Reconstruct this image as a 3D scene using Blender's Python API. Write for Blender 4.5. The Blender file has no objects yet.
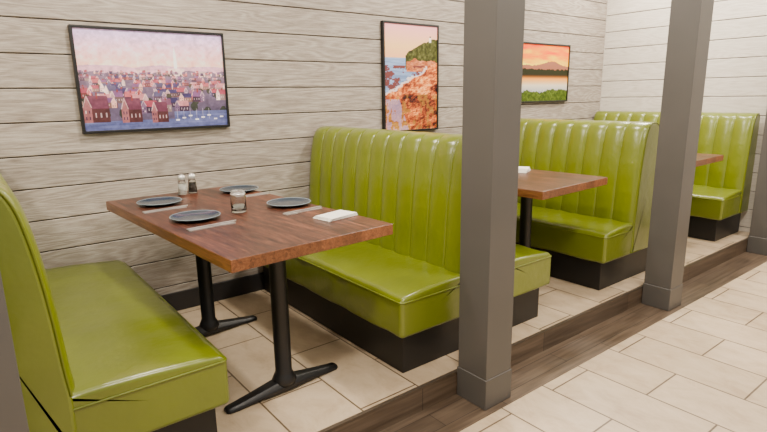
import bpy, bmesh, math, random
import numpy as np
from mathutils import Vector, Matrix
random.seed(4); np.random.seed(4)
S=bpy.context.scene
COL=S.collection

def lin(c):
    o=[]
    for v in c:
        v=v/255.0
        o.append(v/12.92 if v<=0.04045 else ((v+0.055)/1.055)**2.4)
    return (o[0],o[1],o[2],1.0)

# ---------------------------------------------------------------- materials
def newmat(name):
    m=bpy.data.materials.new(name); m.use_nodes=True
    nt=m.node_tree
    b=nt.nodes["Principled BSDF"]
    return m,nt,b
def N(nt,t,**k):
    n=nt.nodes.new(t)
    for a,v in k.items():
        setattr(n,a,v)
    return n
def ramp(nt,fac,stops):
    r=nt.nodes.new('ShaderNodeValToRGB')
    els=r.color_ramp.elements
    els[0].position=stops[0][0]; els[0].color=stops[0][1]
    els[1].position=stops[-1][0]; els[1].color=stops[-1][1]
    for p,c in stops[1:-1]:
        e=els.new(p); e.color=c
    nt.links.new(fac,r.inputs[0])
    return r
def bump(nt,b,h,strength,dist=0.01):
    n=nt.nodes.new('ShaderNodeBump'); n.inputs['Strength'].default_value=strength; n.inputs['Distance'].default_value=dist
    nt.links.new(h,n.inputs['Height']); nt.links.new(n.outputs[0],b.inputs['Normal']); return n
def simple(name,col,rough=0.5,metal=0.0,spec=0.5,noise=0.0,nscale=40,coat=0.0):
    m,nt,b=newmat(name)
    b.inputs['Roughness'].default_value=rough; b.inputs['Metallic'].default_value=metal
    b.inputs['Specular IOR Level'].default_value=spec
    b.inputs['Coat Weight'].default_value=coat
    tc=N(nt,'ShaderNodeTexCoord'); no=N(nt,'ShaderNodeTexNoise'); no.inputs['Scale'].default_value=nscale
    nt.links.new(tc.outputs['Object'],no.inputs['Vector'])
    c=lin(col); k=0.04
    d=(c[0]*(1-k*2),c[1]*(1-k*2),c[2]*(1-k*2),1); l=(min(1,c[0]*(1+k)),min(1,c[1]*(1+k)),min(1,c[2]*(1+k)),1)
    r=ramp(nt,no.outputs['Fac'],[(0.3,d),(0.7,l)])
    nt.links.new(r.outputs[0],b.inputs['Base Color'])
    if noise>0: bump(nt,b,no.outputs['Fac'],noise,0.002)
    return m

def vinyl():
    m,nt,b=newmat('green_vinyl')
    tc=N(nt,'ShaderNodeTexCoord')
    n1=N(nt,'ShaderNodeTexNoise'); n1.inputs['Scale'].default_value=3.0
    n2=N(nt,'ShaderNodeTexNoise'); n2.inputs['Scale'].default_value=9.0; n2.inputs['Detail'].default_value=3
    n3=N(nt,'ShaderNodeTexVoronoi'); n3.inputs['Scale'].default_value=420
    for n in (n1,n2,n3): nt.links.new(tc.outputs['Object'],n.inputs['Vector'])
    r=ramp(nt,n1.outputs['Fac'],[(0.3,lin((98,109,10))),(0.7,lin((107,118,15)))])
    nt.links.new(r.outputs[0],b.inputs['Base Color'])
    b.inputs['Roughness'].default_value=0.3
    b.inputs['Specular IOR Level'].default_value=0.6
    b.inputs['Coat Weight'].default_value=0.3; b.inputs['Coat Roughness'].default_value=0.2
    a=N(nt,'ShaderNodeMath',operation='MULTIPLY_ADD'); a.inputs[1].default_value=0.02
    nt.links.new(n3.outputs['Distance'],a.inputs[0]); nt.links.new(n2.outputs['Fac'],a.inputs[2])
    bump(nt,b,a.outputs[0],0.5,0.011)
    return m

def plank_mat(name,dark,mid,light,axis='x'):
    m,nt,b=newmat(name)
    tc=N(nt,'ShaderNodeTexCoord'); geo=N(nt,'ShaderNodeNewGeometry')
    sep=N(nt,'ShaderNodeSeparateXYZ'); nt.links.new(tc.outputs['Object'],sep.inputs[0])
    rn=N(nt,'ShaderNodeMath',operation='MULTIPLY'); rn.inputs[1].default_value=37.0
    nt.links.new(geo.outputs['Random Per Island'],rn.inputs[0])
    ad=N(nt,'ShaderNodeMath',operation='ADD')
    nt.links.new(sep.outputs['X' if axis=='x' else 'Y'],ad.inputs[0]); nt.links.new(rn.outputs[0],ad.inputs[1])
    cb=N(nt,'ShaderNodeCombineXYZ'); nt.links.new(ad.outputs[0],cb.inputs[0]); nt.links.new(rn.outputs[0],cb.inputs[1]); nt.links.new(sep.outputs['Z'],cb.inputs[2])
    def mp(s):
        q=N(nt,'ShaderNodeMapping'); q.inputs['Scale'].default_value=s
        nt.links.new(cb.outputs[0],q.inputs['Vector']); return q
    f=N(nt,'ShaderNodeTexNoise'); f.inputs['Scale'].default_value=1; f.inputs['Detail'].default_value=5; f.inputs['Roughness'].default_value=0.75
    nt.links.new(mp((9,1,190)).outputs[0],f.inputs['Vector'])
    g=N(nt,'ShaderNodeTexNoise'); g.inputs['Scale'].default_value=1; g.inputs['Detail'].default_value=1.5; g.inputs['Distortion'].default_value=0.3
    nt.links.new(mp((1.1,1,8)).outputs[0],g.inputs['Vector'])
    mm=N(nt,'ShaderNodeMath',operation='MULTIPLY'); mm.inputs[1].default_value=90
    nt.links.new(g.outputs['Fac'],mm.inputs[0])
    sn=N(nt,'ShaderNodeMath',operation='SINE'); nt.links.new(mm.outputs[0],sn.inputs[0])
    mx=N(nt,'ShaderNodeMath',operation='MULTIPLY_ADD'); mx.inputs[1].default_value=0.065
    nt.links.new(sn.outputs[0],mx.inputs[0])
    m2=N(nt,'ShaderNodeMath',operation='MULTIPLY'); m2.inputs[1].default_value=1.0
    nt.links.new(f.outputs['Fac'],m2.inputs[0]); nt.links.new(m2.outputs[0],mx.inputs[2])
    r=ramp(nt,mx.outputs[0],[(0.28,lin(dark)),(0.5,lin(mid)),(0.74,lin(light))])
    hsv=N(nt,'ShaderNodeHueSaturation')
    mr=N(nt,'ShaderNodeMapRange'); mr.inputs['To Min'].default_value=0.92; mr.inputs['To Max'].default_value=1.06
    nt.links.new(geo.outputs['Random Per Island'],mr.inputs['Value']); nt.links.new(mr.outputs[0],hsv.inputs['Value'])
    nt.links.new(r.outputs[0],hsv.inputs['Color']); nt.links.new(hsv.outputs[0],b.inputs['Base Color'])
    b.inputs['Roughness'].default_value=0.55
    bump(nt,b,mx.outputs[0],0.2,0.003)
    return m

def tile_mat(name,base,var,grout,rot=True):
    m,nt,b=newmat(name)
    tc=N(nt,'ShaderNodeTexCoord')
    mp=N(nt,'ShaderNodeMapping')
    if rot: mp.inputs['Rotation'].default_value=(0,0,math.pi/2)
    mp.inputs['Location'].default_value=(0.13,0.07,0)
    nt.links.new(tc.outputs['Object'],mp.inputs['Vector'])
    br=N(nt,'ShaderNodeTexBrick'); br.offset=0.5; br.inputs['Scale'].default_value=1
    br.inputs['Brick Width'].default_value=0.61; br.inputs['Row Height'].default_value=0.305
    br.inputs['Mortar Size'].default_value=0.0045; br.inputs['Mortar Smooth'].default_value=0.2
    br.inputs['Color1'].default_value=lin(base); br.inputs['Color2'].default_value=lin(var); br.inputs['Mortar'].default_value=lin(grout)
    nt.links.new(mp.outputs[0],br.inputs['Vector'])
    m2=N(nt,'ShaderNodeMapping'); m2.inputs['Scale'].default_value=(3.0,4.6,3)
    nt.links.new(mp.outputs[0],m2.inputs['Vector'])
    no=N(nt,'ShaderNodeTexNoise'); no.inputs['Scale'].default_value=1.9; no.inputs['Detail'].default_value=9; no.inputs['Roughness'].default_value=0.7; no.inputs['Distortion'].default_value=0.5
    nt.links.new(m2.outputs[0],no.inputs['Vector'])
    r=ramp(nt,no.outputs['Fac'],[(0.3,(0.66,0.59,0.52,1)),(0.5,(0.88,0.85,0.80,1)),(0.68,(1,1,1,1))])
    mx=N(nt,'ShaderNodeMix',data_type='RGBA',blend_type='MULTIPLY'); mx.inputs[0].default_value=0.85
    nt.links.new(br.outputs['Color'],mx.inputs[6]); nt.links.new(r.outputs[0],mx.inputs[7])
    nt.links.new(mx.outputs[2],b.inputs['Base Color'])
    b.inputs['Roughness'].default_value=0.38
    inv=N(nt,'ShaderNodeMath',operation='SUBTRACT'); inv.inputs[0].default_value=1
    nt.links.new(br.outputs['Fac'],inv.inputs[1])
    bump(nt,b,inv.outputs[0],0.5,0.002)
    return m

def woodfloor_mat(name,rowh=0.105):
    m,nt,b=newmat(name)
    tc=N(nt,'ShaderNodeTexCoord')
    br=N(nt,'ShaderNodeTexBrick'); br.offset=0.37; br.inputs['Scale'].default_value=1
    br.inputs['Brick Width'].default_value=0.9; br.inputs['Row Height'].default_value=rowh
    br.inputs['Mortar Size'].default_value=0.0018
    br.inputs['Color1'].default_value=lin((104,88,72)); br.inputs['Color2'].default_value=lin((82,69,57)); br.inputs['Mortar'].default_value=lin((40,33,28))
    nt.links.new(tc.outputs['Object'],br.inputs['Vector'])
    mp=N(nt,'ShaderNodeMapping'); mp.inputs['Scale'].default_value=(3,50,50); nt.links.new(tc.outputs['Object'],mp.inputs['Vector'])
    no=N(nt,'ShaderNodeTexNoise'); no.inputs['Scale'].default_value=1; no.inputs['Detail'].default_value=6
    nt.links.new(mp.outputs[0],no.inputs['Vector'])
    r=ramp(nt,no.outputs['Fac'],[(0.3,(0.5,0.46,0.42,1)),(0.65,(1,1,1,1))])
    mx=N(nt,'ShaderNodeMix',data_type='RGBA',blend_type='MULTIPLY'); mx.inputs[0].default_value=1
    nt.links.new(br.outputs['Color'],mx.inputs[6]); nt.links.new(r.outputs[0],mx.inputs[7])
    nt.links.new(mx.outputs[2],b.inputs['Base Color']); b.inputs['Roughness'].default_value=0.45
    return m

def table_wood(name,c1,c2,c3):
    m,nt,b=newmat(name)
    tc=N(nt,'ShaderNodeTexCoord')
    sep=N(nt,'ShaderNodeSeparateXYZ'); nt.links.new(tc.outputs['Object'],sep.inputs[0])
    fl=N(nt,'ShaderNodeMath',operation='DIVIDE'); fl.inputs[1].default_value=0.098; nt.links.new(sep.outputs['X'],fl.inputs[0])
    f2=N(nt,'ShaderNodeMath',operation='FLOOR'); nt.links.new(fl.outputs[0],f2.inputs[0])
    wn=N(nt,'ShaderNodeTexWhiteNoise',noise_dimensions='1D'); nt.links.new(f2.outputs[0],wn.inputs['W'])
    off=N(nt,'ShaderNodeMath',operation='MULTIPLY'); off.inputs[1].default_value=9; nt.links.new(wn.outputs['Value'],off.inputs[0])
    cb=N(nt,'ShaderNodeCombineXYZ'); nt.links.new(off.outputs[0],cb.inputs[1]); 
    va=N(nt,'ShaderNodeVectorMath',operation='ADD'); nt.links.new(tc.outputs['Object'],va.inputs[0]); nt.links.new(cb.outputs[0],va.inputs[1])
    mp=N(nt,'ShaderNodeMapping'); mp.inputs['Scale'].default_value=(52,3.4,52); nt.links.new(va.outputs[0],mp.inputs['Vector'])
    no=N(nt,'ShaderNodeTexNoise'); no.inputs['Scale'].default_value=1; no.inputs['Detail'].default_value=8; no.inputs['Roughness'].default_value=0.72; no.inputs['Distortion'].default_value=1.4
    nt.links.new(mp.outputs[0],no.inputs['Vector'])
    r=ramp(nt,no.outputs['Fac'],[(0.36,lin(c1)),(0.5,lin(c2)),(0.64,lin(c3))])
    hsv=N(nt,'ShaderNodeHueSaturation'); mr=N(nt,'ShaderNodeMapRange'); mr.inputs['To Min'].default_value=0.66; mr.inputs['To Max'].default_value=1.2
    nt.links.new(wn.outputs['Value'],mr.inputs['Value']); nt.links.new(mr.outputs[0],hsv.inputs['Value']); nt.links.new(r.outputs[0],hsv.inputs['Color'])
    nt.links.new(hsv.outputs[0],b.inputs['Base Color'])
    b.inputs['Roughness'].default_value=0.34
    bump(nt,b,no.outputs['Fac'],0.08,0.002)
    return m

M_v=vinyl()
M_pipe=simple('green_vinyl_piping',(100,110,14),0.4)
M_black=simple('black_laminate_plinth',(16,15,16),0.45)
M_iron=simple('black_cast_iron',(18,18,20),0.42,noise=0.2,nscale=200)
M_post=simple('taupe_painted_wood',(80,77,74),0.45,nscale=3)
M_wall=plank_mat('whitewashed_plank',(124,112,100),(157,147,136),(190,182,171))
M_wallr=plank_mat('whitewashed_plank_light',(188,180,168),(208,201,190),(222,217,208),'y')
M_gap=simple('plank_gap_shadow_board',(62,55,49),0.9)
M_base=simple('dark_baseboard_paint',(34,32,32),0.5)
M_tile=tile_mat('beige_travertine_tile',(206,187,161),(192,173,147),(104,88,70))
M_strip=woodfloor_mat('grey_brown_wood_tile')
M_riser=woodfloor_mat('step_riser_wood',0.2)
M_metal=simple('brushed_edge_trim',(96,84,72),0.4,metal=0.5)
M_ceil=simple('ceiling_paint',(225,221,214),0.9)
M_top=table_wood('cherry_table_wood',(34,17,11),(80,43,28),(122,74,52))
M_edge=table_wood('cherry_table_edge',(88,49,27),(124,75,43),(150,96,58))
M_plate=simple('slate_blue_stoneware',(38,52,66),0.22,nscale=90,coat=0.4)
M_rim=simple('plate_rim_pale',(120,134,142),0.3)  # paler blue-grey on the outer rim faces
M_steel=simple('stainless_steel',(220,218,214),0.3,metal=0.75)
M_paper=simple('white_paper_napkin',(236,232,224),0.8,noise=0.2,nscale=120)
M_wax=simple('shaker_salt',(235,232,225),0.7)
M_pep=simple('shaker_pepper',(60,50,42),0.8)
M_frame=simple('black_picture_frame',(12,11,12),0.4)
mg,nt,b=newmat('clear_glass'); b.inputs['Transmission Weight'].default_value=1; b.inputs['Roughness'].default_value=0.03; b.inputs['IOR'].default_value=1.45
b.inputs['Base Color'].default_value=(0.93,0.96,0.95,1); M_glass=mg
me,nt,b=newmat('downlight_emitter'); b.inputs['Emission Color'].default_value=(1,0.9,0.76,1); b.inputs['Emission Strength'].default_value=12; M_emit=me
M_white=simple('white_metal_trim',(235,233,228),0.4)

# ---------------------------------------------------------------- helpers
def empty(name,loc=(0,0,0),rz=0):
    o=bpy.data.objects.new(name,None); o.location=loc; o.rotation_euler=(0,0,rz); COL.objects.link(o); return o
def obj_from(name,verts,faces,mats,parent=None,smooth=False,midx=None,loc=(0,0,0)):
    me=bpy.data.meshes.new(name); me.from_pydata([tuple(v) for v in verts],[],faces)
    if not isinstance(mats,(list,tuple)): mats=[mats]
    for m in mats: me.materials.append(m)
    if midx: 
        for p,i in zip(me.polygons,midx): p.material_index=i
    if smooth:
        for p in me.polygons: p.use_smooth=True
    me.update()
    o=bpy.data.objects.new(name,me); COL.objects.link(o); o.location=loc
    if parent: o.parent=parent
    bm=bmesh.new(); bm.from_mesh(me); bmesh.ops.recalc_face_normals(bm,faces=bm.faces); bm.to_mesh(me); bm.free()
    return o
def box(name,x0,x1,y0,y1,z0,z1,mat,parent=None,bev=0.0,seg=2):
    v=[(x0,y0,z0),(x1,y0,z0),(x1,y1,z0),(x0,y1,z0),(x0,y0,z1),(x1,y0,z1),(x1,y1,z1),(x0,y1,z1)]
    f=[(0,3,2,1),(4,5,6,7),(0,1,5,4),(1,2,6,5),(2,3,7,6),(3,0,4,7)]
    o=obj_from(name,v,f,mat,parent)
    if bev>0:
        m=o.modifiers.new('bevel','BEVEL'); m.width=bev; m.segments=seg; m.limit_method='ANGLE'
        for p in o.data.polygons: p.use_smooth=True
        w=o.modifiers.new('wn','WEIGHTED_NORMAL')
    return o
def lathe(name,prof,mat,parent=None,loc=(0,0,0),seg=40,mats=None,midx_fn=None):
    vs=[];fs=[];mi=[]
    n=len(prof)
    for i,(r,z) in enumerate(prof):
        for k in range(seg):
            a=2*math.pi*k/seg; vs.append((r*math.cos(a),r*math.sin(a),z))
    for i in range(n-1):
        for k in range(seg):
            fs.append((i*seg+k,i*seg+(k+1)%seg,(i+1)*seg+(k+1)%seg,(i+1)*seg+k)); mi.append(midx_fn(i) if midx_fn else 0)
    if prof[0][0]>1e-5: fs.append(tuple(range(seg-1,-1,-1))); mi.append(0)
    if prof[-1][0]>1e-5: fs.append(tuple((n-1)*seg+k for k in range(seg))); mi.append(midx_fn(n-2) if midx_fn else 0)
    o=obj_from(name,vs,fs,mats or mat,parent,True,mi,loc)
    bm=bmesh.new(); bm.from_mesh(o.data); bmesh.ops.remove_doubles(bm,verts=bm.verts,dist=1e-5); bmesh.ops.recalc_face_normals(bm,faces=bm.faces); bm.to_mesh(o.data); bm.free()
    return o
def tube(name,pts,r,mat,parent=None,cyclic=False):
    cu=bpy.data.curves.new(name,'CURVE'); cu.dimensions='3D'; cu.bevel_depth=r; cu.bevel_resolution=3
    s=cu.splines.new('POLY'); s.points.add(len(pts)-1)
    for p,q in zip(s.points,pts): p.co=(q[0],q[1],q[2],1)
    s.use_cyclic_u=cyclic; cu.materials.append(mat)
    tmp=bpy.data.objects.new(name,cu); COL.objects.link(tmp)
    dg=bpy.context.evaluated_depsgraph_get(); dg.update()
    me=bpy.data.meshes.new_from_object(tmp.evaluated_get(dg)); bpy.data.objects.remove(tmp)
    me.name=name
    for p in me.polygons: p.use_smooth=True
    o=bpy.data.objects.new(name,me); COL.objects.link(o)
    if parent: o.parent=parent
    return o
def catmull(P,n=4):
    out=[]
    for i in range(len(P)-1):
        p0=P[max(i-1,0)];p1=P[i];p2=P[i+1];p3=P[min(i+2,len(P)-1)]
        for k in range(n):
            t=k/n
            out.append(tuple(0.5*((2*b)+(-a+c)*t+(2*a-5*b+4*c-d)*t*t+(-a+3*b-3*c+d)*t**3) for a,b,c,d in zip(p0,p1,p2,p3)))
    out.append(P[-1]); return out
def normals2d(P):
    n=len(P); A=sum(P[i][0]*P[(i+1)%n][1]-P[(i+1)%n][0]*P[i][1] for i in range(n)); sg=1 if A>0 else -1
    out=[]
    for i in range(n):
        a=P[i-1]; b=P[(i+1)%n]; dx=b[0]-a[0]; dz=b[1]-a[1]; l=math.hypot(dx,dz) or 1
        out.append((sg*dz/l,-sg*dx/l))
    return out
def loft(name,P,rings,mat,parent,ox):
    Nn=normals2d(P); n=len(P); vs=[];fs=[]
    for (y,fn) in rings:
        for i,p in enumerate(P):
            d=fn(i,p); vs.append((ox+p[0]+Nn[i][0]*d, y, p[1]+Nn[i][1]*d))
    for r in range(len(rings)-1):
        for i in range(n):
            j=(i+1)%n; fs.append((r*n+i,r*n+j,(r+1)*n+j,(r+1)*n+i))
    for r in (0,len(rings)-1):
        k0=len(vs); ring=[vs[r*n+i] for i in range(n)]; vs.extend(ring)
        cx=(min(v[0] for v in ring)+max(v[0] for v in ring))/2; cz=(min(v[2] for v in ring)+max(v[2] for v in ring))/2
        k=len(vs); vs.append((cx,ring[0][1],cz))
        for i in range(n): fs.append((k,k0+i,k0+(i+1)%n) if r else (k,k0+(i+1)%n,k0+i))
    return obj_from(name,vs,fs,mat,parent,True)

# ---------------------------------------------------------------- room shell
WY=3.25; XE=5.56; ZL=-0.12; PE=1.63; XL=-1.9; ZC=2.62; YF=-2.2
def shiplap(name,along,a0,a1,pos,z0,z1,mat,outward):
    vs=[];fs=[];mi=[]
    pitch=0.168; z=z0
    def addbox(A0,A1,d0,d1,Z0,Z1,m,c=0.002):
        k=len(vs)
        q=[(A0,d1,Z0),(A1,d1,Z0),(A1,d1,Z1),(A0,d1,Z1),
           (A0,d0-c*outward,Z0),(A1,d0-c*outward,Z0),(A1,d0-c*outward,Z1),(A0,d0-c*outward,Z1),
           (A0,d0,Z0+c),(A1,d0,Z0+c),(A1,d0,Z1-c),(A0,d0,Z1-c)]
        for a,d,zz in q:
            vs.append((a,d,zz) if along=='x' else (d,a,zz))
        F=[(0,1,2,3),(0,4,5,1),(1,5,6,2),(2,6,7,3),(3,7,4,0),(4,8,9,5),(5,9,10,6),(6,10,11,7),(7,11,8,4),(8,11,10,9)]
        for f in F: fs.append(tuple(k+i for i in f)); mi.append(m)
    addbox(a0,a1,pos-outward*0.009,pos-outward*0.08,z0,z1,1)
    while z<z1-0.01:
        addbox(a0,a1,pos,pos-outward*0.0085,z,min(z+pitch-0.006,z1),0,0.0025)
        z+=pitch
    return obj_from(name,vs,fs,[mat,M_gap],None,False,mi)
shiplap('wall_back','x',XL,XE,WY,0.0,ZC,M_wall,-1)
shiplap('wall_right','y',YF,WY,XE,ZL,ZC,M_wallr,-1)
box('wall_left',XL-0.1,XL,YF,WY+0.08,ZL,ZC,M_wallr)
box('floor',XL,XE,YF,PE,ZL-0.05,ZL,M_tile)
box('platform_floor',XL,XE,PE,WY,ZL-0.05,0.0,M_tile)
box('ceiling',XL-0.1,XE+0.08,YF,WY+0.08,ZC,ZC+0.05,M_ceil)
box('trim_step_riser',XL,XE,PE-0.012,PE,ZL,-0.006,M_riser)
box('trim_step_nosing',XL,XE,PE-0.014,PE+0.004,-0.006,0.002,M_metal)
box('trim_wood_floor_strip',XL,XE,1.405,PE-0.012,ZL,ZL+0.003,M_strip)
box('baseboard_back',XL,XE,WY-0.014,WY,0,0.12,M_base,bev=0.003)
box('baseboard_right',XE-0.014,XE,YF,PE-0.014,ZL,0.0,M_base)

# ---------------------------------------------------------------- posts
def post(x0,y0=1.434,w=0.18):
    e=empty('square_support_post',(x0+w/2,y0+w/2,ZL))
    h=w/2; s=h-0.004
    box('shaft',-s,s,-s,s,0.0,ZC-ZL,M_post,e,0.003)
    box('base_trim',-h,h,-h,h,0.003,0.15,M_post,e,0.004)
    return e
for x in (-0.15,1.68,3.445,5.30): post(x)

# ---------------------------------------------------------------- booths
def booth(cx,hl,hr,y0=1.72,y1=3.225,zt=1.078,seats=(1,1),wallside=None):
    e=empty('green_vinyl_booth_bench',(cx,0,0))
    half=[(0.156,0.206),(0.158,0.30),(0.16,0.40),(0.152,0.5),(0.143,0.65),(0.13,0.8),(0.113,0.92),(0.095,1.0),(0.07,1.05),(0.038,1.073),(0,1.078)]
    R=catmull(half,4)
    if wallside is None:
        P=R+[(-x,z) for x,z in R[-2::-1]]
    else:
        P=[(-x,z) for x,z in R]; P=P+[(0.02,1.07),(0.036,1.05),(0.038,0.6),(0.038,0.206)]
    yb=y0-0.008
    nch=11; W=(y1-yb-0.03)/nch
    def wgt(p):
        x,z=p
        if wallside and x>-0.001: return 0
        if z<0.33: return 0
        if z<0.42: return (z-0.33)/0.09
        if z>1.04: return max(0.15,1-(z-1.04)/0.04)
        return 1
    rings=[(yb,lambda i,p:-0.014),(yb+0.003,lambda i,p:-0.006),(yb+0.009,lambda i,p:-0.001),(yb+0.02,lambda i,p:0.0)]
    ts=[0.0,0.03,0.08,0.16,0.28,0.4,0.5,0.6,0.72,0.84,0.92,0.97]
    A=0.018
    for c in range(nch):
        for t in ts:
            if c==0 and t==0: continue
            d=A*(math.sin(math.pi*t)**0.55) 
            rings.append((yb+0.02+W*(c+t),(lambda dd:(lambda i,p:dd*wgt(p)))(d)))
    rings+=[(y1-0.006,lambda i,p:-0.002),(y1,lambda i,p:-0.014)]
    loft('channel_back',P,rings,M_v,e,0)
    Q=[(x,yb+0.005,z) for (x,z),(nx,nz) in zip(P,normals2d(P)) if z>0.41 and not(wallside and x>0)]
    Q=[(q[0]*0.985,q[1],q[2]-0.003) for q in Q]
    tube('back_piping',Q,0.005,M_pipe,e)
    for s,h,on in ((-1,hl,seats[0]),(1,hr,seats[1])):
        if not on: continue
        xi=0.12; r1=0.04; r2=0.022; zb=0.198; z1=0.398
        prof=[(xi,zb)]
        for k in range(7):
            a=-math.pi/2+math.pi/2*k/6; prof.append((h-r2+r2*math.cos(a),zb+r2+r2*math.sin(a)))
        for k in range(9):
            a=math.pi/2*k/8; prof.append((h-r1+r1*math.cos(a),z1-r1+r1*math.sin(a)))
        nn=14
        for k in range(1,nn+1):
            t=k/nn; x=(h-r1)*(1-t)+xi*t; prof.append((x,z1+0.022*math.sin(math.pi*min(1,t*1.25)*0.5)))
        prof=[(s*x,z) for x,z in prof]
        rings=[]; r=0.021
        for k in range(8):
            a=math.pi/2*k/7; rings.append((y0+r*(1-math.cos(a)),(lambda dd:(lambda i,p:-dd))(r*(1-math.sin(a))*0.9)))
        ny=30
        for k in range(1,ny):
            t=k/ny; y=y0+r+(y1-y0-2*r)*t
            wob=0.0022*math.sin(t*23+cx*5)+0.0012*math.sin(t*47+cx)
            rings.append((y,(lambda dd:(lambda i,p:dd))(wob)))
        rings.append((y1-0.01,lambda i,p:-0.002)); rings.append((y1,lambda i,p:-0.012))
        loft('seat_cushion_%d'%(1 if s<0 else 2),prof,rings,M_v,e,0)
        zz=z1-0.026; rr=0.022; X=h-0.0015; Y=y0-0.0005
        pts=[(s*0.155,Y,zz)]
        for k in range(9):
            a=-math.pi/2+math.pi/2*k/8; pts.append((s*(X-rr+rr*math.cos(a)),Y+rr+rr*math.sin(a),zz))
        pts.append((s*X,y1-0.01,zz))
        tube('seat_piping_%d'%(1 if s<0 else 2),pts,0.0045,M_pipe,e)
    xl=-(hl-0.045) if seats[0] else -0.1
    xr=(hr-0.045) if seats[1] else (0.038 if wallside else 0.1)
    box('plinth_base',xl,xr,y0+0.045,y1,0,0.209,M_black,e,0.003)
    return e
booth(-0.01,0.56,0.64)
booth(2.00,0.57,0.555)
booth(3.61,0.49,0.50)
booth(5.49,0.54,0,seats=(1,0),wallside=True)

# ---------------------------------------------------------------- tables
def table(cx,cy,rz,w=0.725,l=1.44):
    e=empty('wood_pedestal_table',(cx,cy,0),rz)
    H=0.76; th=0.047; x=w/2; y=l/2
    o=box('table_top',-x,x,-y,y,H-th,H,[M_top,M_edge],e,0.004,2)
    for p in o.data.polygons:
        if abs(p.normal.z)<0.5: p.material_index=1
    for i,yy in enumerate((-0.375,0.415)):
        lathe('column_%d'%(i+1),[(0.0,0.03),(0.05,0.03),(0.055,0.05),(0.044,0.075),(0.037,0.09),(0.037,H-th-0.03),(0.05,H-th-0.02),(0.05,H-th-0.0),(0,H-th)],M_iron,e,(0.005,yy,0),32)
        vs=[];fs=[]
        L=0.285; xs=[-L,-L+0.012,-L+0.05,-0.16,-0.06,0,0.06,0.16,L-0.05,L-0.012,L]
        for xx in xs:
            t=1-abs(xx)/L
            hw=0.026+0.018*t if abs(abs(xx)-L)>0.001 else 0.018
            top=0.022+0.04*t**1.2
            if abs(abs(xx)-L)<0.001: top=0.018
            bot=0.0 if abs(xx)>L-0.06 else 0.008
            for (yy2,zz) in ((-hw,bot),(-hw,top*0.55),(-hw*0.6,top),(hw*0.6,top),(hw,top*0.55),(hw,bot)):
                vs.append((xx+0.005,yy+yy2,zz))
        n=6
        for r in range(len(xs)-1):
            for k in range(n): fs.append((r*n+k,r*n+(k+1)%n,(r+1)*n+(k+1)%n,(r+1)*n+k))
        fs.append(tuple(range(n))); fs.append(tuple((len(xs)-1)*n+k for k in range(n)))
        f=obj_from('foot_%d'%(i+1),vs,fs,M_iron,e,True)
        m=f.modifiers.new('b','BEVEL'); m.width=0.004; m.segments=2
        box('mount_plate_%d_a'%(i+1),-0.26,0.26,yy-0.022,yy+0.022,H-th-0.02,H-th,M_iron,e,0.003)
        box('mount_plate_%d_b'%(i+1),-0.017,0.027,yy-0.14,yy+0.14,H-th-0.02,H-th,M_iron,e,0.003)
    return e
TZ=0.7602
table(0.955,2.38,math.radians(3.5))
table(2.745,2.45,math.radians(3),w=0.72)
table(4.52,2.45,math.radians(2),w=0.72)

def plate(x,y,z=TZ,r=0.108):
    pr=[(0,0.0),(r*0.6,0.0),(r*0.64,0.004),(r*0.8,0.006),(r*0.97,0.013),(r,0.0155),(r*0.985,0.018),(r*0.96,0.0165),(r*0.8,0.0105),(r*0.72,0.007),(r*0.6,0.0055),(0,0.0055)]
    return lathe('dinner_plate',pr,None,None,(x,y,z),56,[M_plate,M_rim],lambda i:1 if i in(5,6) else 0)
def flat_extr(name,outl,z0,z1,mat,parent=None,loc=(0,0,0)):
    n=len(outl); vs=[(x,y,z0) for x,y in outl]+[(x,y,z1) for x,y in outl]
    fs=[tuple(range(n-1,-1,-1)),tuple(range(n,2*n))]+[(i,(i+1)%n,n+(i+1)%n,n+i) for i in range(n)]
    return obj_from(name,vs,fs,mat,parent,loc=loc)
def fork(x,y,rz,z=TZ):
    w=0.004
    o=[(-0.1,-0.007),(-0.09,-0.0085),(0.0,-0.0045),(0.035,-0.005),(0.05,-0.012),(0.1,-0.0115),(0.1,-0.0085),(0.06,-0.0075),(0.06,-0.005),(0.1,-0.0045),(0.1,-0.0015),(0.06,-0.001),(0.06,0.001),(0.1,0.0015),(0.1,0.0045),(0.06,0.005),(0.06,0.0075),(0.1,0.0085),(0.1,0.0115),(0.05,0.012),(0.035,0.005),(0.0,0.0045),(-0.09,0.0085),(-0.1,0.007)]
    f=flat_extr('dinner_fork',o,0,w,M_steel,loc=(x,y,z)); f.rotation_euler=(0,0,rz); return f
def knife(x,y,rz,z=TZ):
    o=[(-0.11,-0.006),(-0.10,-0.008),(0.0,-0.006),(0.005,-0.009),(0.09,-0.009),(0.11,-0.002),(0.115,0.004),(0.0,0.005),(-0.1,0.008),(-0.11,0.006)]
    f=flat_extr('table_knife',o,0,0.004,M_steel,loc=(x,y,z)); f.rotation_euler=(0,0,rz); return f
plate(0.745,2.80); plate(0.765,2.335); plate(1.205,2.88); plate(1.225,2.33)
for (x,y,s) in ((0.765,2.135,1),(0.72,2.62,1),(1.19,2.68,-1),(1.20,2.14,-1)):
    r=math.radians(5) if s>0 else math.radians(185)
    fork(x,y,r); knife(x+0.01,y+0.03,r+0.04)

def napkin(x,y,rz,sx=0.17,sy=0.11,z=TZ,layers=3):
    e=empty('folded_napkin',(x,y,z),rz)
    for k in range(layers):
        zz=0.0045*k; d=0.004*k
        b_=box('fold_%d'%(k+1),-sx/2+d,sx/2-d*0.5,-sy/2,sy/2-d,zz,zz+0.004,M_paper,e,0.0015)
        b_.rotation_euler=(0,0,0.03*k)
    return e
napkin(1.25,1.95,math.radians(10))
napkin(2.96,2.28,math.radians(25),0.15,0.11,layers=6)

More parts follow.
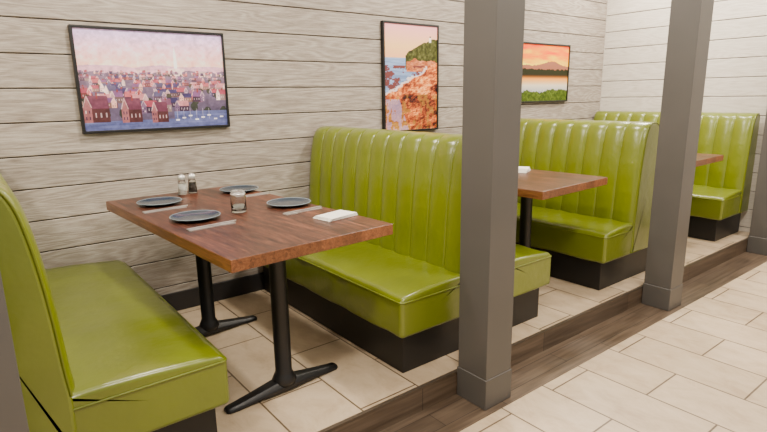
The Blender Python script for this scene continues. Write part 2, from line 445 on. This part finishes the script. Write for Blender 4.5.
def shaker(x,y,inner,z=TZ):
    e=empty('salt_shaker' if inner is M_wax else 'pepper_shaker',(x,y,z))
    k=1.2
    lathe('glass_body',[(0,0.0),(0.019*k,0.0),(0.021*k,0.004),(0.018*k,0.05*k),(0.0155*k,0.068*k),(0,0.068*k)],M_glass,e,seg=12)
    lathe('contents',[(0,0.006),(0.0165*k,0.006),(0.0152*k,0.048*k),(0,0.049*k)],inner,e,seg=12)
    lathe('metal_cap',[(0.0165*k,0.066*k),(0.0175*k,0.068*k),(0.0175*k,0.082*k),(0.013*k,0.09*k),(0.005*k,0.0935*k),(0,0.094*k)],M_steel,e,seg=24)
    return e
shaker(0.925,3.0,M_wax); shaker(0.985,3.01,M_pep)
shaker(2.68,3.0,M_wax); shaker(2.75,3.0,M_pep)

def jar(x,y,z=TZ):
    e=empty('glass_candle_jar',(x,y,z))
    lathe('jar_glass',[(0,0.0),(0.030,0.0),(0.035,0.005),(0.036,0.07),(0.032,0.085),(0.032,0.1),(0.0295,0.1),(0.0295,0.085),(0.033,0.07),(0.032,0.009),(0,0.009)],M_glass,e,seg=32)
    lathe('candle',[(0,0.0095),(0.028,0.0095),(0.028,0.03),(0,0.029)],M_wax,e,seg=24)
    lathe('jar_ring',[(0.0322,0.082),(0.0345,0.083),(0.0345,0.088),(0.0322,0.089)],M_steel,e,seg=32)
    return e
jar(0.97,2.34)

# ---------------------------------------------------------------- framed prints
def art_mat(name):
    m,nt,b=newmat(name)
    a=N(nt,'ShaderNodeVertexColor'); a.layer_name='paint'
    nt.links.new(a.outputs['Color'],b.inputs['Base Color']); b.inputs['Roughness'].default_value=0.6
    b.inputs['Specular IOR Level'].default_value=0.25
    return m
def srgb2lin(a):
    a=a/255.0
    return np.where(a<=0.04045,a/12.92,((a+0.055)/1.055)**2.4)
def nz(U,V,seed,sx,sy,octv=4):
    rs=np.random.RandomState(seed); out=np.zeros_like(U); amp=1; tot=0
    for o in range(octv):
        gx=max(2,int(sx*2**o)); gy=max(2,int(sy*2**o)); G=rs.rand(gy+2,gx+2)
        x=np.clip(U,0,0.9999)*gx; y=np.clip(V,0,0.9999)*gy; i=x.astype(int); j=y.astype(int); fx=x-i; fy=y-j
        fx=fx*fx*(3-2*fx); fy=fy*fy*(3-2*fy)
        out+=amp*((G[j,i]*(1-fx)+G[j,i+1]*fx)*(1-fy)+(G[j+1,i]*(1-fx)+G[j+1,i+1]*fx)*fy); tot+=amp; amp*=0.6
    return out/tot
def mixc(C,mask,col,k=1.0):
    m=(mask*k)[...,None]; return C*(1-m)+np.array(col,float)*m
def grad(V,stops):
    ps=[s[0] for s in stops]
    return np.stack([np.interp(V,ps,[s[1][c] for s in stops]) for c in range(3)],-1)

def paint_harbor(U,V):
    C=grad(V,[(0,(90,80,100)),(0.5,(232,184,184)),(0.62,(255,206,190)),(0.78,(244,204,210)),(1,(206,188,226))])
    n=nz(U,V,3,3,6); C=C+(n[...,None]-0.5)*20*(V[...,None]>0.55)
    hill=0.62+0.05*nz(U,V*0,5,6,2)
    C=mixc(C,((V<hill)&(V>0.3)).astype(float),(196,164,190),0.8)
    C=mixc(C,((V<0.56+0.06*nz(U,V*0,9,16,3))).astype(float),(104,98,116),0.9)
    rs=np.random.RandomState(23)
    def quad(u0,u1,v0,v1,col,k=1):
        nonlocal C
        C=mixc(C,((U>u0)&(U<u1)&(V>v0)&(V<v1)).astype(float),col,k)
    def cottage(u,v,w,h,wall,roof,side):
        nonlocal C
        dk=tuple(c*0.62 for c in wall)
        gw=w*0.8; lw=w*1.6
        a1=u+side*gw; b1=a1+side*lw
        lo,hi=min(u,a1),max(u,a1); quad(lo,hi,v,v+h,wall)
        lo2,hi2=min(a1,b1),max(a1,b1); quad(lo2,hi2,v,v+h,dk)
        mid=(u+a1)/2; t=(V-v-h)/(h*0.8)
        C=mixc(C,((t>=0)&(t<1)&(abs(U-mid)<gw*0.5*(1-t))).astype(float),wall)
        e=U*side; x0=a1*side-0.5*gw*t; x1=b1*side-0.12*gw*t
        C=mixc(C,((t>=-0.08)&(t<1)&(e>x0)&(e<x1)).astype(float),roof)
        C=mixc(C,((t>=0)&(t<1)&(abs(abs(U-mid)-gw*0.5*(1-t))<0.0025)).astype(float),(232,214,212),0.6)
        for cx in (lo+(hi-lo)*0.3,lo+(hi-lo)*0.7):
            for cv in (0.3,0.72): quad(cx-gw*0.08,cx+gw*0.08,v+h*(cv-0.1),v+h*(cv+0.1),(226,214,214) if rs.rand()<0.4 else (70,64,84),0.8)
        for j in range(3):
            cx=lo2+(hi2-lo2)*(0.2+0.3*j); quad(cx-lw*0.04,cx+lw*0.04,v+h*0.35,v+h*0.65,(210,196,202),0.7)
        if rs.rand()<0.6: 
            cx=mid+side*lw*0.6; quad(cx-0.005,cx+0.005,v+h*1.6,v+h*2.0,(130,78,78))
    walls=[(190,124,128),(150,130,150),(214,176,168),(130,112,134),(230,208,206),(168,106,106),(112,106,130),(176,152,154)]
    roofs=[(156,92,106),(124,98,130),(80,76,106),(176,112,120),(132,102,120),(98,96,120),(190,142,148)]
    quad(0.628,0.650,0.55,0.73,(255,246,240)); tt=(V-0.73)/0.14; C=mixc(C,((tt>0)&(tt<1)&(abs(U-0.639)<0.011*(1-tt))).astype(float),(250,242,240))
    quad(0.58,0.70,0.55,0.63,(226,208,208)); quad(0.36,0.44,0.55,0.615,(210,184,188)); quad(0.80,0.86,0.54,0.60,(200,180,184))
    for row in range(8):
        sc=0.40+row*0.16; v=0.555-row*0.056
        u=rs.rand()*0.04-0.02
        while u<1.02:
            if not(row>5 and u>0.62):
                cottage(u,v+rs.uniform(-.012,.012),0.032*sc*rs.uniform(.8,1.25),0.048*sc*rs.uniform(.8,1.3),walls[rs.randint(8)],roofs[rs.randint(7)],1 if rs.rand()<0.6 else -1)
            if rs.rand()<0.5:
                cu=u+rs.uniform(-.03,.03); rr=((U-cu)**2/(0.02*sc)**2+(V-v)**2/(0.035*sc)**2); C=mixc(C,(rr+0.9*nz(U,V,41,40,30)<1.4).astype(float),(70,74,66),0.85)
            u+=0.078*sc
    water=((V<0.09)|((U>0.60)&(V<0.17))).astype(float)
    C=mixc(C,water,(112,116,150)); C=C+(nz(U,V,21,4,40)[...,None]-0.5)*60*water[...,None]
    for u,v,w,h,sd in ((0.0,0.08,0.085,0.15,1),(0.24,0.07,0.07,0.14,1),(0.44,0.06,0.06,0.12,1)):
        cottage(u,v,w*0.8,h,(150,112,116),(112,80,94),sd)
    for i in range(8):
        u=0.62+i*0.048; quad(u-0.013,u+0.013,0.07+0.022*(i%3),0.084+0.022*(i%3),(226,222,228)); quad(u-0.001,u+0.001,0.08,0.20,(220,212,220),0.6)
    haze=np.clip((V-0.2)/0.4,0,1)*(V<0.64)*0.2
    C=C*(1-haze[...,None])+np.array((240,200,200))*haze[...,None]
    C=C*0.6+C*0.4*(0.6+0.8*nz(U,V,31,34,26))[...,None]
    return 150+(C-150)*1.15
def paint_coast(U,V):
    C=grad(V,[(0,(150,110,90)),(0.6,(190,180,190)),(0.68,(255,188,152)),(0.8,(255,204,156)),(1,(240,182,190))])
    sea=(V<0.69).astype(float); C=mixc(C,sea,(146,164,196)); C=C+(nz(U,V,2,3,60)[...,None]-0.5)*90*sea[...,None]
    prof=0.70+0.17*np.clip((U-0.4)/0.6,0,1)**0.6+0.03*nz(U,V*0,4,14,2)
    hill=((V>0.58)&(V<prof)&(U>0.38)).astype(float)
    C=mixc(C,hill,(76,78,42)); C=C+(nz(U,V,6,30,40)[...,None]-0.5)*100*hill[...,None]
    cl=((V>0.56)&(V<0.64+0.06*nz(U,V*0,14,9,2))&(U>0.40)).astype(float); C=mixc(C,cl,(176,118,88)); C=C+(nz(U,V,61,18,60)[...,None]-0.5)*130*cl[...,None]
    n=nz(U,V,8,5,13,6); n3=nz(U,V,88,22,16,4)
    shore=0.34+0.34*U+0.10*(n-0.5)*2
    rock=(V<shore).astype(float)
    # ledge-like relief shading in the photo of the rocks: directional difference of the height field
    gy,gx=np.gradient(n); rel=np.clip((gx*0.8-gy)/(np.std(gx)+np.std(gy)+1e-6)*0.06,-0.12,0.12)
    q=n*0.5+n3*0.3+0.1+rel*1.2
    rc=grad(q,[(0.3,(46,30,32)),(0.40,(108,60,46)),(0.5,(176,100,62)),(0.6,(226,154,98)),(0.72,(252,210,164))])
    moss=((V<0.34)&(n3>0.56)).astype(float)
    C=C*(1-rock[...,None])+rc*rock[...,None]
    C=mixc(C,moss*rock,(132,112,58),0.6)
    n2=nz(U,V,15,9,26,4)
    r2=((n2>0.53)&(U<0.75)&(V>0.36)&(V<0.62)&(V>shore)).astype(float); C=mixc(C,r2,(112,70,68),0.95)
    foam=((abs(V-shore)<0.012*(1+n))&(U<0.8)).astype(float); C=mixc(C,foam,(242,228,226),0.8)
    pool=((V<0.30)&(U<0.38-0.6*(V-0.1))&(n3<0.54)).astype(float); C=mixc(C,pool,(172,160,190),0.75)
    C=mixc(C,((abs(U-0.86)<0.02)&(V>0.845)&(V<0.89)).astype(float),(246,238,230)); C=mixc(C,((abs(U-0.86)<0.013)&(V>=0.89)&(V<0.905)).astype(float),(70,50,50))
    return C
def paint_lake(U,V):
    C=grad(V,[(0,(50,60,30)),(0.5,(255,206,100)),(0.62,(255,214,104)),(0.8,(255,152,32)),(1,(226,108,18))])
    n=nz(U,V,7,3,14); C=C+(n[...,None]-0.5)*np.array([90,170,100])*(V[...,None]>0.55)
    mt=0.60+0.06*np.exp(-((U-0.65)/0.25)**2)+0.07*nz(U,V*0,3,7,2)
    C=mixc(C,((V<mt)&(V>0.5)).astype(float),(150,108,92))
    C=mixc(C,((V<0.54+0.06*nz(U,V*0,13,34,2))&(V>0.46)).astype(float),(46,48,28))
    w=((V<=0.47)&(V>0.1)).astype(float); wc=grad(V,[(0.1,(150,160,176)),(0.28,(214,206,190)),(0.40,(224,160,84)),(0.44,(120,84,46)),(0.47,(50,42,26))])
    C=C*(1-w[...,None])+wc*w[...,None]
    C=mixc(C,((V<0.10+0.12*nz(U,V*0,17,6,2)+0.05*nz(U,V,19,40,10))).astype(float),(78,92,34)); 
    C=C+(nz(U,V,23,40,30)[...,None]-0.5)*90*(V[...,None]<0.2)
    return C
def grade(C,sat):
    C=np.clip(C,0,255); g=C.mean(-1,keepdims=True)
    C=g+(C-g)*sat
    C=120+(C-128)*1.1
    return np.clip(C,0,255)
def picture(x0,x1,z0,z1,fn,nx,nzz,kind,sat):
    e=empty('framed_'+kind+'_picture',((x0+x1)/2,WY,(z0+z1)/2))
    w=(x1-x0)/2; h=(z1-z0)/2; t=0.014; D=0.032
    def bx(a0,a1,b0,b1,nm): box(nm,a0,a1,-D,0,b0,b1,M_frame,e,0.0015)
    bx(-w,w,h-t,h,'frame_top'); bx(-w,w,-h,-h+t,'frame_bottom'); bx(-w,-w+t,-h+t,h-t,'frame_left'); bx(w-t,w,-h+t,h-t,'frame_right')
    xs=np.linspace(-w+t,w-t,nx); zs=np.linspace(-h+t,h-t,nzz); X,Z=np.meshgrid(xs,zs)
    U=(X+w-t)/(2*(w-t)); V=(Z+h-t)/(2*(h-t)); C=srgb2lin(grade(fn(U,V),sat))
    v=np.stack([X.ravel(),np.full(X.size,-D+0.008),Z.ravel()],-1)
    I=np.arange(nx*nzz).reshape(nzz,nx); f=np.stack([I[:-1,:-1].ravel(),I[:-1,1:].ravel(),I[1:,1:].ravel(),I[1:,:-1].ravel()],-1)
    me=bpy.data.meshes.new('print_canvas'); me.from_pydata(v.tolist(),[],f.tolist())
    at=me.color_attributes.new('paint','FLOAT_COLOR','POINT'); dat=np.ones((nx*nzz,4),dtype=np.float32); dat[:,:3]=C.reshape(-1,3)
    at.data.foreach_set('color',dat.ravel()); me.materials.append(art_mat(kind+'_print'))
    o=bpy.data.objects.new('print_canvas',me); COL.objects.link(o); o.parent=e
    box('backing_board',-w+t,w-t,-D+0.01,0,-h+t,h-t,M_frame,e)
picture(0.512,1.320,1.105,1.655,paint_harbor,420,280,'harbor_town',1.2)
picture(2.53,3.09,1.000,1.810,paint_coast,220,310,'rocky_coast',1.25)
picture(4.10,4.89,1.190,1.735,paint_lake,260,180,'sunset_lake',1.25)

# ---------------------------------------------------------------- lights
def area(name,loc,size,power,col=(1,0.90,0.77),rot=(0,0,0),shape='DISK',sy=None):
    l=bpy.data.lights.new(name,'AREA'); l.shape=shape; l.size=size; l.energy=power; l.color=col
    if sy: l.size_y=sy
    o=bpy.data.objects.new(name,l); o.location=loc; o.rotation_euler=rot; COL.objects.link(o); return o
def downlight(x,y,p,sz=0.24):
    e=empty('recessed_ceiling_downlight',(x,y,ZC))
    lathe('trim_ring',[(0.085,0.0),(0.105,0.0),(0.105,-0.006),(0.085,-0.010),(0.08,0.0)],M_white,e,seg=32)
    lathe('lens',[(0,-0.004),(0.082,-0.004),(0.082,-0.001),(0,-0.001)],M_emit,e,seg=32)
    area('downlight_lamp',(x,y,ZC-0.015),sz,p)
for x in (-0.9,1.0,2.85,4.6): downlight(x,2.35,42)
for x in (-0.9,0.95,2.8,4.65): downlight(x,0.6,44,0.4)
downlight(5.0,1.55,34); downlight(5.1,2.75,20)
area('aisle_fill_light',(2.2,0.0,ZC-0.03),5.5,46,(1,0.94,0.86),shape='RECTANGLE',sy=2.6)  # broad fill added over the aisle, no ceiling fixture behind it
area('booth_fill_light',(2.0,2.2,ZC-0.03),6.5,20,(1,0.93,0.84),shape='RECTANGLE',sy=1.2)  # second added fill, softens the booth row, not a real lamp
w=bpy.data.worlds.new('World'); S.world=w; w.use_nodes=True
bg=w.node_tree.nodes['Background']; bg.inputs[0].default_value=(1,0.94,0.86,1); bg.inputs[1].default_value=0.65

# ---------------------------------------------------------------- camera
f=536.0; c=math.cos(math.atan(120.7/536)); s=math.sin(math.atan(120.7/536)); ya=math.radians(37.9)
Hd=Vector((math.sin(ya),math.cos(ya),0)); Rt=Vector((math.cos(ya),-math.sin(ya),0)); Z=Vector((0,0,1))
fw=Hd*c-Z*s; up=Hd*s+Z*c
roll=0.016
cr=(Rt-up*roll).normalized(); cu=(up+Rt*roll).normalized()
cam=bpy.data.cameras.new('camera'); cam.sensor_width=36; cam.lens=f/767*36; cam.clip_start=0.02
co=bpy.data.objects.new('camera',cam); COL.objects.link(co)
mt=Matrix((( cr.x,cu.x,-fw.x,0),(cr.y,cu.y,-fw.y,0),(cr.z,cu.z,-fw.z,1.28),(0,0,0,1)))
co.matrix_world=mt
S.camera=co
